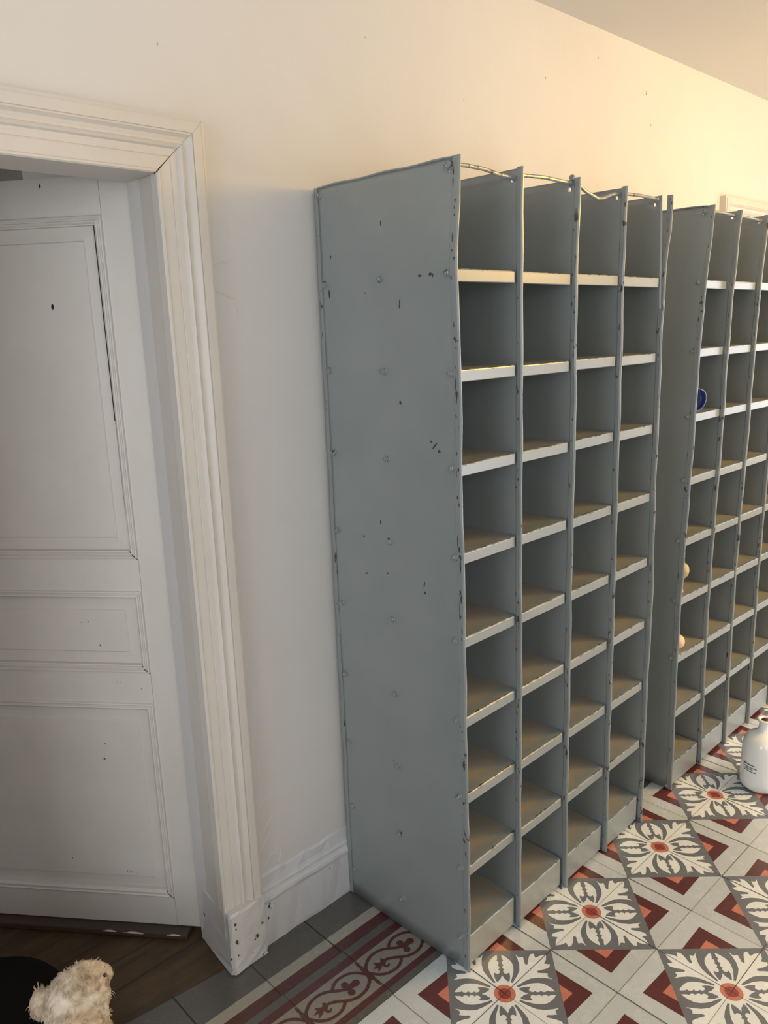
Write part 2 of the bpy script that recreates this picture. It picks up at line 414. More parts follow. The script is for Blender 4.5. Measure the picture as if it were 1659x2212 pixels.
# ---- door casing profile (distance from the opening, projection from the wall)
PROF = [(0, -.01), (0, .016), (.0025, .0195), (.0065, .0195), (.009, .017), (.033, .017), (.0337, .0155), (.0352, .0155), (.0365, .0172), (.051, .018), (.054, .024), (.0575, .0265), (.061, .024), (.063, .0195), (.068, .0195), (.075, .023), (.081, .031), (.083, .031), (.0838, .0285), (.085, .0285), (.086, .031), (.106, .031), (.1072, .0275), (.109, .0275), (.110, .028), (.115, .027), (.115, -.01)]
def casing(Xi, Zi, Xleft, names, floorz):
    bm = bmesh.new()   # right-hand upright
    loft(bm, [[(Xi + w, WY - p, floorz) for w, p in PROF], [(Xi + w, WY - p, Zi + w) for w, p in PROF]])
    a = structure(obj(names[0], bm, M_white))
    bm = bmesh.new()   # head piece, its mitre a little open
    gap = lambda w: 0.0038 * max(0.0, 1 - w / .06) + 0.0006
    if Xleft < Xi:
        loft(bm, [[(Xleft - w, WY - p, Zi + w) for w, p in PROF], [(Xi + w - gap(w), WY - p, Zi + w) for w, p in PROF]])
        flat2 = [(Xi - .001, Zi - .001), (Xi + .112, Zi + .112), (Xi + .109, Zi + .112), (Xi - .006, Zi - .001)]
        f = bm.faces.new([bm.verts.new((p[0], WY - .0135, p[1])) for p in flat2]); f.material_index = 1  # dark sliver paints the shade inside the open mitre
    else:
        pass
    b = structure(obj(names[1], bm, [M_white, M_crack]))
    return a, b
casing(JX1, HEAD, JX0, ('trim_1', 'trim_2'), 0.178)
# reveal lining (jamb and soffit), slightly splayed
bm = bmesh.new()
loft(bm, [[(-.452, WY - .014, 0.0), (-.434, .716, 0.0), (-.425, .716, 0.0), (-.425, WY - .006, 0.0)], [(-.452, WY - .014, HEAD + .01), (-.434, .716, HEAD + .012), (-.425, .716, HEAD + .012), (-.425, WY - .006, HEAD + .01)]])
structure(obj('trim_3', bm, M_white))
bm = bmesh.new()
loft(bm, [[(JX0, WY - .012, HEAD), (JX0, .716, HEAD + .005), (JX0, .716, HEAD + .02), (JX0, WY - .012, HEAD + .02)], [(-.4535, WY - .012, HEAD), (-.4365, .716, HEAD + .005), (-.4365, .716, HEAD + .02), (-.4535, WY - .012, HEAD + .02)]])
structure(obj('trim_4', bm, M_white))
# damaged plinth block at the foot of the casing, wrapping onto the reveal
bm = bmesh.new()
def plinth_ring(z, g, j):
    rr = lambda: random.uniform(-j, j)
    return [(-.4535 - g + rr(), WY - .036 - g + rr(), z), (-.446 + rr(), WY - .043 - g + rr(), z), (-.415 + rr(), WY - .042 - g * .5 + rr(), z), (-.385, WY - .040 - g * .5 + rr(), z), (-.36, WY - .039 + rr(), z), (-.341 + rr(), WY - .036 + rr(), z), (-.339, WY + .02, z), (-.43, WY + .02, z), (-.43, .717, z), (-.439 - g * .6, .717, z), (-.446 - g, .65, z)]
secs = [plinth_ring(z, g, j) for z, g, j in ((0.0, -.003, .002), (.004, .002, .003), (.02, .001, .002), (.04, .000, .002), (.06, -.001, .0015), (.09, -.001, .0012), (.12, -.0015, .001), (.15, -.002, .001), (.172, -.002, .0008), (.180, -.006, .0008))]
loft(bm, secs)
for x, z, r in ((-.374, .077, .0046), (-.381, .070, .0022), (-.355, .106, .0028), (-.437, .150, .0035), (-.436, .135, .0022), (-.437, .098, .0042), (-.434, .090, .0022), (-.435, .055, .0026)):
    tube(bm, [(x, WY - .0415, z - r), (x + r * .3, WY - .0425, z + r * .2), (x, WY - .0415, z + r)], [r * .5, r * .9, r * .4], 6, 1)
p = structure(obj('trim_5', bm, [M_white2, M_chip]))
# skirting board
BP = [(.0, 0), (.016, 0), (.017, .012), (.016, .128), (.0175, .134), (.019, .140), (.0175, .148), (.012, .152), (.0105, .158), (.011, .166), (.008, .172), (.006, .18), (.004, .205), (0, .212)]
bm = bmesh.new()
xs = [-.332 + .0] + [-.325 + .03 * i for i in range(14)] + [1.0, 2.235]
def jit(x, z): return 0.0012 * math.sin(37 * x + 91 * z) + 0.0008 * math.sin(113 * x + 33 * z)
loft(bm, [[(x, WY - p - (jit(x, z) if p > .003 else 0) + .0, z + (jit(x * 1.7, z) * 3 if z > .19 else 0)) for p, z in BP] for x in xs])
for x, z, r in ((-.315, .118, .004), (-.309, .110, .002), (-.320, .085, .004), (-.295, .118, .0018), (-.318, .05, .0018), (-.312, .124, .003), (-.10, .12, .002)):
    tube(bm, [(x, WY - .0165, z - r), (x + r * .4, WY - .0172, z), (x, WY - .0165, z + r)], [r * .4, r * .8, r * .3], 6, 1)
box(bm, -.3375, -.3325, WY - .012, WY - .0005, .0, .075, 1)
structure(obj('baseboard_back', bm, [M_base, M_chip]))

# ---- second doorway further along the wall (only the corner of its casing shows)
bm = bmesh.new()
Xo, Zo = 2.245, 2.163
R2 = [(Xo + .115 - w, WY - p) for w, p in PROF]
loft(bm, [[(Xo + .115 - w, WY - p, 0.0) for w, p in PROF], [(Xo + .115 - w, WY - p, Zo - .115 + w) for w, p in PROF]])
loft(bm, [[(Xo + .115 - w, WY - p, Zo - .115 + w) for w, p in PROF], [(3.3 + w, WY - p, Zo - .115 + w) for w, p in PROF]])
structure(obj('trim_6', bm, M_white))
bm = bmesh.new(); box(bm, Xo + .116, 3.3, WY - .008, WY + .001, 0.0, Zo - .116); structure(obj('door_2', bm, M_white))

# ------------------------------------------------------------------ door leaf, hinged at the back of the reveal, standing ajar
D1 = bpy.data.objects.new('door_1', None); COL.objects.link(D1); D1['kind'] = 'structure'
D1.location = (-0.436, 0.735, 0); D1.rotation_euler = (0, 0, math.atan2(0.775, -0.632))
DW = 0.80
X0, X1 = -0.014, DW
ops = [(.067, DW - .067, 1.103, 1.920), (.067, DW - .067, .794, 1.016), (.067, DW - .067, .118, .706)]
bm = bmesh.new()
T = -.036
zb, zt = .026, 2.005
def board(x0, x1, za, zb_):
    box(bm, x0, x1, T, 0, za, zb_)
board(X0, .0655, zb, zt); board(DW - .0655, X1, zb, zt)
for za, zc in ((zb, .118), (.706, .794), (1.016, 1.103), (1.920, zt)): board(.0663, DW - .0663, za, zc)
def flecks(bm, L, mi, y=.0004):
    for x, z, r in L: tube(bm, [(x, y - .001, z - r), (x - r * .2, y, z), (x, y - .001, z + r)], [r * .3, r * .6, r * .25], 6, mi)
flecks(bm, [(.207, 1.989, .0042), (.16, .765, .0018), (.151, .765, .0018), (.095, .748, .002), (.35, .755, .0015)], 1)
fr = obj('stile_and_rail_frame', bm, [M_white, M_crack], D1); bevel(fr, .0012)
for i, (a, b, c, d) in enumerate(ops):
    bm = bmesh.new()
    MP = [(-.0012, -.012), (-.0012, .0002), (.0005, .0045), (.0035, .0055), (.006, .0035), (.0065, .001), (.009, .0015), (.011, .004), (.014, .0045), (.0165, .0015), (.0175, -.001), (.020, -.002), (.0205, -.012)]
    rings = []
    for u, h in MP: rings.append([bm.verts.new(p) for p in ((a + u, h, c + u), (b - u, h, c + u), (b - u, h, d - u), (a + u, h, d - u))])
    for r0, r1 in zip(rings, rings[1:]):
        for k in range(4): bm.faces.new([r0[k], r0[(k + 1) % 4], r1[(k + 1) % 4], r1[k]])
    # hairline mitre cracks at the lower corners
    for (px_, pz_, s) in ((a, c, 1),):
        tube(bm, [(px_ - .001, .0042, pz_ - .001), (px_ + .010, .0052, pz_ + .009), (px_ + .020, .0005, pz_ + .019)], .0009, 5, 1)
    mo = obj('panel_moulding', bm, [M_white, M_crack], D1)
    bm = bmesh.new()
    u0, u1, u2 = .018, .052, .0545
    rings = []
    for u, h in ((.0, -.0125), (.0195, -.0125), (u1, -.0105), (u2, -.0078), (u2 + .001, -.0075)):
        rings.append([bm.verts.new(p) for p in ((a + u, h, c + u), (b - u, h, c + u), (b - u, h, d - u), (a + u, h, d - u))])
    for r0, r1 in zip(rings, rings[1:]):
        for k in range(4): bm.faces.new([r0[k], r0[(k + 1) % 4], r1[(k + 1) % 4], r1[k]])
    bm.faces.new(rings[-1])
    bk = [bm.verts.new(p) for p in ((a, -.028, c), (b, -.028, c), (b, -.028, d), (a, -.028, d))]; bm.faces.new(bk)
    for k in range(4): bm.faces.new([rings[0][k], rings[0][(k + 1) % 4], bk[(k + 1) % 4], bk[k]])
    if i == 0:
        flecks(bm, [(.216, 1.723, .006)], 1, -.0068)
        # open joint between panel and moulding
        box(bm, a + .0200, a + .0222, -.0125, -.0015, 1.45, d - .0205, 1)
        box(bm, a + .0204, a + .0214, -.0125, -.0035, 1.22, 1.45, 1)
    elif i == 1: flecks(bm, [(.2, .865, .0025), (.225, .93, .0018), (.245, .928, .0016)], 1, -.0068)
    else: flecks(bm, [(.22, .58, .002), (.226, .535, .0025), (.232, .535, .002), (.19, .185, .0025), (.20, .187, .002), (.175, .183, .0015), (.36, .22, .0022)], 1, -.0068)
    obj('panel', bm, [M_white, M_crack], D1)
bm = bmesh.new()
box(bm, .028, DW - .02, -.036, .030, .003, .022); 
ds = obj('draught_strip', bm, [M_darkwood], D1); ds['label'] = 'dark brown wooden draught strip along the foot of the door'; bevel(ds, .004)
bm = bmesh.new()
for x0, x1, zc in ((.045, .085, .019), (.155, .215, .018), (.235, .275, .019)):
    loft(bm, [[(x0 + (x1 - x0) * t, 0.0295, zc - .004 * math.sin(math.pi * t) - .0005), (x0 + (x1 - x0) * t, .0312, zc - .002), (x0 + (x1 - x0) * t, .0295, zc - .004 + .007 * math.sin(math.pi * min(1, t * .8 + .12)))] for t in (0.0, .2, .4, .6, .8, 1.0)])
ps = obj('paint_splash', bm, M_white, D1); ps['label'] = 'white paint splashes on the draught strip'

# ------------------------------------------------------------------ pigeonhole shelving units
ZS = [1.765, 1.5535, 1.345, 1.137, .930, .724, .514, .305, .100]
YB = 0.562

def smear(x, y, z): return 0.0006 * math.sin(9 * z + 5 * y + x * 30) + 0.0003 * math.sin(23 * z + 17 * y)

CR_ = random.Random(21)
def chip(bm, x, y, z, ry, rz, mi, tilt=0.0):
    n = 9; pts = []
    for k in range(n):
        a = 2 * math.pi * k / n; q = CR_.uniform(.45, 1.2)
        py, pz = ry * q * math.cos(a), rz * q * math.sin(a)
        pts.append((x, y + py * math.cos(tilt) - pz * math.sin(tilt), z + py * math.sin(tilt) + pz * math.cos(tilt)))
    a = [bm.verts.new(p) for p in pts]; b = [bm.verts.new((p[0] + .0008, p[1], p[2])) for p in pts]
    bm.faces.new(a).material_index = mi; bm.faces.new(b).material_index = mi
    for k in range(n): bm.faces.new([a[k], a[(k + 1) % n], b[(k + 1) % n], b[k]]).material_index = mi

def make_panel(name, parent, x, yf, fdx, bdx, ztop=1.985, holes=True, outer=False, torn=False, chips=None):
    bm = bmesh.new()
    ys = [yf + .004, yf + .012, yf + .018, yf + .0245, yf + .032, yf + .06, yf + .11, yf + .19, yf + .28, yf + .36, YB - .02, YB - .002]
    zs = [0.004] + [.05 * i for i in range(1, 39)] + [1.95, 1.958, 1.967, ztop]
    def fx(y, z):
        t = (y - yf) / (YB - yf); wgt = (1 - t) ** 2
        off = fdx(z) * wgt + bdx(z) * (1 - wgt)
        return x + off + smear(x, y, z)
    grid = {}
    for i, y in enumerate(ys):
        for j, z in enumerate(zs):
            yy = y
            xx = fx(y, z)
            if torn and z > 1.60:
                s = (z - 1.60) / .39; yy = y + .010 * s * (1 - min(1, (y - yf) / .1)); xx = x - .012 * s * max(0, 1 - (y - yf) / .25) + smear(x, y, z)
            grid[i, j] = bm.verts.new((xx, yy, z))
    for i in range(len(ys) - 1):
        for j in range(len(zs) - 1):
            if holes and i == 3 and j == 40: continue
            bm.faces.new([grid[i, j], grid[i + 1, j], grid[i + 1, j + 1], grid[i, j + 1]])
    # fold the sheet's front edge into a hem: rounded strip following the bend
    if chips:
        for y, z, ry, rz, tl in chips: chip(bm, fx(y, z) - .0013, y, z, ry, rz, 1, tl)
    o = obj(name, bm, [M_metal, M_chip], parent, smooth=True)
    so = o.modifiers.new('solid', 'SOLIDIFY'); so.thickness = .0016; so.offset = 0
    bm = bmesh.new()
    w, dpt = (.0042, .019) if outer else (.0046, .0155)
    sec = []
    zz = [0.002] + [.045 * i for i in range(1, 44)] + [ztop + .003]
    for z in zz:
        cx = x + fdx(z) + smear(x, yf, z) + 0.0004 * math.sin(41 * z + x * 9)
        cy = yf + 0.0009 * math.sin(29 * z + x * 13)
        pts = []
        for px_, py_ in ((-w * .55, .0005), (-w * .2, -.0012), (w * .5, -.0012), (w * .8, .001), (w * .8, dpt * .8), (w * .3, dpt), (-w * .5, dpt), (-w * .8, dpt * .85), (-w * .8, .002)):
            pts.append((cx + px_, cy + py_, z))
        sec.append(pts)
    loft(bm, sec)
    def hx(z): return x + fdx(z) + smear(x, yf, z) + 0.0004 * math.sin(41 * z + x * 9) - w * .8
    if outer and chips:
        for z, y_, ry, rz in ((1.502, .010, .0042, .012), (1.525, .013, .0016, .02), (1.49, .010, .0016, .012), (1.15, .010, .004, .014), (1.13, .008, .0042, .008), (1.175, .014, .0012, .022), (1.11, .008, .0025, .016), (1.045, .009, .004, .010), (1.03, .006, .003, .014), (.985, .010, .0035, .007), (.995, .012, .0014, .03), (.95, .006, .002, .014), (.93, .007, .002, .006), (1.62, .012, .0015, .006), (1.60, .008, .0018, .004), (1.65, .011, .0012, .008), (1.56, .012, .0011, .006), (1.42, .016, .001, .02), (1.37, .011, .0018, .005), (1.335, .006, .003, .007), (1.325, .012, .0014, .008), (1.27, .009, .0025, .005), (1.255, .005, .0018, .006), (1.745, .014, .0018, .006), (1.785, .006, .0022, .006), (1.80, .012, .0018, .004), (1.825, .011, .001, .012), (1.87, .009, .0022, .004), (1.885, .010, .0014, .005), (1.90, .008, .002, .005), (1.935, .014, .0016, .010), (1.955, .014, .002, .012), (.70, .016, .002, .003), (.69, .010, .002, .004), (.665, .005, .0014, .005), (.50, .004, .0014, .012), (.34, .006, .0015, .003), (.045, .012, .0022, .006)):
            chip(bm, hx(z) - .0004, yf + y_, z, ry, rz, 1)
    else:
        for _ in range(15):
            z = CR_.uniform(.1, 1.9); chip(bm, hx(z) - .0004, yf + CR_.uniform(.004, .013), z, CR_.uniform(.0008, .0022), CR_.uniform(.002, .009), 1)
    if outer:
        tube(bm, [(fx(yf + .02 + q * (YB - yf - .03), 1.98), yf + .02 + q * (YB - yf - .03), ztop + .0005 + .0012 * math.sin(q * 17)) for q in [i / 16 for i in range(17)]], .0024, 6)
    h = obj('front_hem', bm, [M_edge, M_chip], o, smooth=False)
    bevel(h, .0008, 1)
    return o, fx

def shelf_mesh(w, lip, depth):
    """tray with turned-down front lip; origin = left front top corner"""
    bm = bmesh.new()
    r = .004
    # top plate
    N = 6
    a = [(.002, r, 0), (w - .012, r, 0), (w - .004, r + .006, 0), (w - .002, r + .014, 0), (w - .002, depth, 0), (.002, depth, 0)]
    top = [bm.verts.new(p) for p in a]; bm.faces.new(top)
    def col(x0, y0):
        out = []
        for k in range(1, 4):
            t = k / 3 * math.pi / 2
            out.append((x0, y0 - r * math.sin(t), -r * (1 - math.cos(t))))
        out.append((x0, y0 - r, -lip + .0015)); out.append((x0, y0 - r + .0015, -lip)); out.append((x0, y0 - r + .006, -lip + .0002))
        return out
    stations = [(.002, r), (w - .012, r)]
    cols = [[top[0]] + [bm.verts.new(p) for p in col(.002, r)], [top[1]] + [bm.verts.new(p) for p in col(w - .012, r)],
            [top[2]] + [bm.verts.new((w - .0055, p[1] + .004, p[2])) for p in col(0, r)],
            [top[3]] + [bm.verts.new((w - .003, p[1] + .014, p[2])) for p in col(0, r)]]
    for A, B in zip(cols, cols[1:]):
        for k in range(len(A) - 1): bm.faces.new([A[k], B[k], B[k + 1], A[k + 1]])
    # underside flange of the tray sides
    return bm

def bolt_mesh():
    """axis along -X, base on x=0"""
    bm = bmesh.new()
    def ring(r, x, n, ph=0): return [(x, r * math.cos(2 * math.pi * k / n + ph), r * math.sin(2 * math.pi * k / n + ph)) for k in range(n)]
    loft(bm, [ring(.0095, .001, 18), ring(.0095, -.0008, 18), ring(.0088, -.0015, 18)])
    loft(bm, [ring(.0074, -.001, 6), ring(.0074, -.0062, 6), ring(.0064, -.0074, 6)])
    loft(bm, [ring(.0040, -.007, 12), ring(.0040, -.0098, 12), ring(.0026, -.0112, 12)])
    loft(bm, [[(-.0105, .0005, .0012), (-.0105, .0030, .0004), (-.0105, .0026, -.0024), (-.0105, .0002, -.0012)], [(-.0113, .0008, .0006), (-.0113, .0026, .0004), (-.0113, .0022, -.0018), (-.0113, .0005, -.0008)]], 1)
    return bm

def make_unit(name, label, x0, yf, pitch, front_dx, back_dx, bolt_rows, group_names=None, torn_last=False, rods=None, dents=None, wall_strip=True):
    root = thing(name, label, 'shelving unit', (x0, 0, 0), 0, 'pigeonhole units along the wall')
    L = lambda x: x - x0
    n = len(pitch)
    fxs = []
    for i, px_ in enumerate(pitch):
        nm = 'side_panel' if i in (0, n - 1) else 'divider'
        d = dents[i] if dents else [(0, 0)]
        f = (lambda z, d=d: front_dx(z) + interp(d, z))
        cl = [(.290, 1.476, .0035, .0038, 0), (.172, 1.370, .005, .0045, 0), (.185, 1.381, .0012, .011, .75), (.195, 1.391, .003, .002, 0), (.215, 1.757, .005, .0022, .2), (.182, 1.758, .0045, .003, 0), (.176, 1.754, .001, .005, 0), (.435, 1.128, .0016, .0035, 0), (.345, 1.137, .006, .0012, -.1), (.372, 1.175, .0008, .005, 0), (.228, 1.040, .0008, .008, .2), (.226, 1.020, .002, .004, 0), (.352, 1.045, .002, .0015, 0), (.355, .52, .0008, .0008, 0), (.43, 1.03, .003, .0015, .5), (.28, 1.70, .0007, .009, .15), (.335, 1.88, .0007, .007, 0), (.395, 1.73, .0014, .0014, 0), (.515, 1.82, .0014, .004, .4), (.525, 1.735, .0022, .010, 0)] if (torn_last and i == 0) else None
        o, fx = make_panel(nm, root, L(px_), yf, f, back_dx, 1.985, True, i == 0, torn_last and i == n - 1, cl)
        fxs.append(fx)
    # back sheet
    bm = bmesh.new()
    secs = []
    for z in [0.03 + .0978 * k for k in range(21)]:
        a = L(pitch[0]) + back_dx(z); b = L(pitch[-1]) + back_dx(z)
        secs.append([(a - .003, YB - .0015, z), (b, YB - .0015, z), (b, YB, z), (a - .003, YB, z)])
    loft(bm, secs); obj('back_sheet', bm, M_metal, root)
    # back corner angle wrapped round the left panel
    bm = bmesh.new(); secs = []
    for z in [0.004 + .066 * k for k in range(31)]:
        a = L(pitch[0]) + back_dx(min(z, 1.99)) - .0028 + .0008 * math.sin(z * 31)
        w = .0145 - .004 * (z / 2)
        secs.append([(a, YB - w, z), (a + .0035, YB - w, z), (a + .0035, YB + .001, z), (a, YB + .001, z)])
    loft(bm, secs); obj('back_corner_angle', bm, M_edge, root)
    # shelves, one tray per compartment
    for c in range(n - 1):
        wd = pitch[c + 1] - pitch[c]
        protos = {}
        for r, z in enumerate(ZS):
            base = (r == len(ZS) - 1)
            xl = fxs[c](yf + .02, z); xr = fxs[c + 1](yf + .02, z)
            xlb = fxs[c](YB - .03, z)
            if base not in protos:
                o = obj('shelf', shelf_mesh(wd - .006, (.086 if base else .0275), YB - yf - .014), M_shelf, root)
                bevel(o, .0006, 1)
                protos[base] = o
            else:
                s = protos[base]; o = s.copy(); COL.objects.link(o); o.parent = root
            sh = (xlb - xl) / (YB - yf)
            o.location = (xl + .0035, yf + .007, z + random.uniform(-.0012, .0012))
            o.rotation_euler = (0, random.uniform(-.004, .004), -sh)
    # bolts through the left panel
    bo = None
    for y, z in bolt_rows:
        xx = fxs[0](y, z) - .0008
        if bo is None: bo = obj('bolt', bolt_mesh(), [M_edge, M_chip], root); o = bo
        else: o = bo.copy(); COL.objects.link(o); o.parent = root
        o.location = (xx, y, z); o.rotation_euler = (random.uniform(0, 1), random.uniform(-.12, .12), random.uniform(-.12, .12))
    # tie rods across the top
    for pts in rods or []:
        bm = bmesh.new(); tube(bm, [(L(a), b, c_) for a, b, c_ in pts], .0044, 10)
        # nut at each end
        for q, s in ((pts[0], 1), (pts[-1], -1)):
            tube(bm, [(L(q[0]) - .002 * s, q[1], q[2]), (L(q[0]) + .006 * s, q[1], q[2])], .0068, 6)
        obj('tie_rod', bm, M_rod, root, smooth=False)
    return root, fxs

rowsz = [1.757, 1.547, 1.337, 1.128, .924, .717, .508, .304, .097]
bolts1 = [(YB - .013, 1.967), (.137, 1.968)]
for k, z in enumerate(rowsz):
    bolts1 += [(YB - .022 - .0012 * k, z), (.340, z + .001), (.132, z - .001)]
P1 = [-.020, .200, .4235, .6475, .8695]
ft = [(0, .010), (.35, .012), (.67, .006), (.9, .004), (1.16, .004), (1.24, -.002), (1.5, .000), (1.74, -.008), (1.82, -.006), (1.90, .000), (1.99, .006)]
d0 = ft
d1 = [(0, .008), (.3, .005), (.7, .004), (1.1, 0), (1.99, -.003)]
d2 = [(0, .012), (.34, .005), (.9, .002), (1.4, .004), (1.6, -.001), (1.75, -.001), (1.88, .0), (1.99, .003)]
d3 = [(0, .011), (.4, .006), (1.0, .005), (1.3, .000), (1.56, -.001), (1.76, -.004), (1.99, -.001)]
d4 = [(0, .008), (.2, .010), (.5, .006), (.8, .014), (1.15, .0), (1.42, .0), (1.6, -.002), (1.74, .002), (1.82, .007), (1.89, .022), (1.99, .024)]
rods1 = [[(-.024, .130, 1.972), (.03, .130, 1.975), (.09, .130, 1.974), (.14, .130, 1.968), (.198, .130, 1.966)],
         [(.202, .130, 1.974), (.31, .130, 1.979), (.422, .130, 1.977)],
         [(.424, .130, 1.990), (.445, .130, 1.981), (.485, .130, 1.964), (.540, .128, 1.951), (.570, .129, 1.955), (.61, .130, 1.967), (.646, .130, 1.972)],
         [(.648, .130, 1.974), (.75, .130, 1.977), (.845, .130, 1.976)]]
make_unit('pigeonhole_shelving_unit', 'tall grey painted steel pigeonhole unit standing nearest, its bolted side panel facing the white door', -.020, .107, P1,
          lambda z: 0.0, lambda z: -.004 - .005 * z / 2, bolts1, torn_last=True, rods=rods1, dents=[d0, d1, d2, d3, d4])
lean = [(0, .003), (.2, .0), (.5, -.004), (.67, -.004), (.9, .006), (1.1, .017), (1.22, .026), (1.48, .030), (1.6, .038), (1.71, .046), (1.83, .063), (1.94, .075), (1.99, .084)]
P2 = [1.118, 1.341, 1.561, 1.783, 2.005]
bolts2 = [(.150, 1.970)] + [(.147, z) for z in rowsz[:7]] + [(.140, .015)] + [(.345, z) for z in rowsz]
small = [(0, 0), (1.99, -.02)]
e1 = [(0, .006), (.5, .0), (.9, -.006), (1.5, -.012), (1.99, -.024)]
rods2 = [[(1.196, .145, 1.972), (1.29, .145, 1.974), (1.398, .145, 1.972)], [(1.400, .145, 1.972), (1.5, .145, 1.973), (1.60, .145, 1.970)], [(1.60, .145, 1.970), (1.82, .145, 1.970)], [(1.82, .145, 1.970), (2.05, .145, 1.970)]]
U2, fx2 = make_unit('pigeonhole_shelving_unit', 'grey painted steel pigeonhole unit further along the wall, leaning a little at the top', 1.118, .123, P2,
          lambda z: interp(lean, z), lambda z: .02 * z / 2, bolts2, rods=rods2, dents=[[(0, 0)], e1, e1, e1, e1])

# ------------------------------------------------------------------ small things in the far unit
BLUE = mat_plain('cobalt_blue_glaze', (0.012, 0.030, 0.19, 1), 0.18)
BLUE2 = mat_plain('pale_blue_rim', (0.16, 0.24, 0.46, 1), 0.3)
def blue_dish():
    # shallow tear-shaped dish standing on its narrow end
    bm = bmesh.new(); n = 28
    def outline(s, y):
        pts = []
        for k in range(n):
            a = 2 * math.pi * k / n
            zz = math.sin(a); w = .031 * (1.0 + .22 * zz)
            pts.append((w * s * math.cos(a), y, .039 + .038 * s * zz))
        return pts
    secs = [outline(.55, .016), outline(.85, .012), outline(1.0, .0), outline(1.0, -.002), outline(.92, -.002), outline(.80, .008), outline(.5, .012)]
    loft(bm, secs[:1] + secs[1:])
    for f in bm.faces:
        if len(f.verts) == 4 and all(-.0021 < v.co.y < .0001 for v in f.verts): f.material_index = 1
    return bm
o = obj('blue_dish', blue_dish(), [BLUE, BLUE2], None, True, (1.228, .158, 1.3455)); o.rotation_euler = (math.radians(-8), math.radians(4), math.radians(-38))
tag(o, 'cobalt blue rounded glazed dish standing on edge in the far unit, third shelf down', 'dish')
WOODB = mat_plain('beige_turned_wood', (0.45, 0.34, 0.17, 1), 0.35)
WOODC = mat_plain('pale_wood', (0.72, 0.52, 0.30, 1), 0.4)
bm = bmesh.new()
lathe(bm, [(0, 0), (.012, 0), (.012, .006), (.009, .014), (.008, .03), (.008, .046), (.014, .052), (.024, .064), (.0275, .078), (.0255, .092), (.018, .103), (.008, .1085), (0, .1095)], 24)
o = obj('turned_knob', bm, WOODB, None, True, (1.181, .160, .725)); tag(o, 'olive beige turned knob peeking past the far unit side panel, sixth shelf down', 'knob')
bm = bmesh.new(); bmesh.ops.create_uvsphere(bm, u_segments=24, v_segments=16, radius=.028)
o = obj('wooden_ball', bm, WOODC, None, True, (1.182, .163, .5425)); tag(o, 'pale wooden ball on the far unit shelf, lower of the two round things there', 'ball')

# ------------------------------------------------------------------ white bottle on the tiles
bx, by = 1.368, -.090
bot = thing('bottle', 'white glazed stoneware bottle with small dark lettering, standing on the patterned tiles', 'bottle', (bx, by, 0.0015))
G = NT('white_glaze'); G.base((0.93, 0.97, 0.98, 1)); G.rough(.12); G.b.inputs['Coat Weight'].default_value = .5; M_glaze = G.m
bm = bmesh.new()
prof = [(0, 0), (.055, 0), (.063, .003), (.069, .012), (.0705, .03), (.0700, .09), (.0690, .150), (.0670, .172), (.060, .190), (.047, .203), (.033, .211), (.0245, .218), (.0205, .228), (.0195, .242), (.0195, .250), (.0245, .2515), (.0265, .255), (.0262, .2595), (.0225, .262), (.0175, .260), (.0150, .254), (.0145, .225), (0, .222)]
lathe(bm, prof, 48)
o = obj('body', bm, M_glaze, bot, True)
bm = bmesh.new(); lathe(bm, [(0, .2605), (.008, .2608), (.0125, .2585), (.0150, .2535), (.0150, .235), (0, .235)], 24)
o = obj('stopper', bm, mat_plain('dark_maroon_rubber', (0.05, 0.016, 0.018, 1), .3), bot, True); o['label'] = 'dark maroon stopper'
bm = bmesh.new()
av = math.atan2(cam.location.y - by, cam.location.x - bx)
R0 = .0711
def bpt(a, z, r=R0): return (r * math.cos(a), r * math.sin(a), z)
rnd = random.Random(5)
def word(a0, a1, z, h, slope=0.0):
    # a small script word written round the body
    n = int((a1 - a0) / .028) + 3; pts = []
    for i in range(n * 3):
        t = i / (n * 3 - 1); a = a0 + (a1 - a0) * t
        zz = z + slope * (a - a0) + h * .5 * math.sin(i * 2.1) * rnd.uniform(.4, 1.2)
        pts.append(bpt(a, zz))
    tube(bm, pts, .0007, 4)
# lettering is turned to the left of the bottle's near side
L0 = av - .95
for k, (s, ln, zz, h) in enumerate(((0.0, .62, .104, .0045), (.08, .66, .094, .003), (.12, .42, .087, .003), (.20, .50, .079, .0032), (.06, .10, .080, .002))):
    word(L0 + s, L0 + s + ln, zz, h, 0)
M_print = mat_plain('dark_print', (0.03, 0.045, 0.05, 1), .5)
obj('lettering', bm, M_print, bot)
bm = bmesh.new()
word(av + .55, av + .75, .078, .003)
obj('lettering', bm, M_print, bot)

# ------------------------------------------------------------------ black pouf in the doorway
bm = bmesh.new()
lathe(bm, [(0, 0), (.165, 0), (.172, .006), (.178, .05), (.181, .12), (.181, .21), (.179, .232), (.170, .246), (.150, .2505), (.08, .252), (0, .252)], 64)
KP = NT('black_fabric'); KP.base((0.0035, 0.0035, 0.004, 1)); KP.rough(.95); KP.b.inputs['Specular IOR Level'].default_value = .1
o = obj('pouf', bm, KP.m, None, True, (-1.030, .600, .002))
tag(o, 'round black pouf standing on the wooden boards in the doorway, behind the dog', 'pouf')

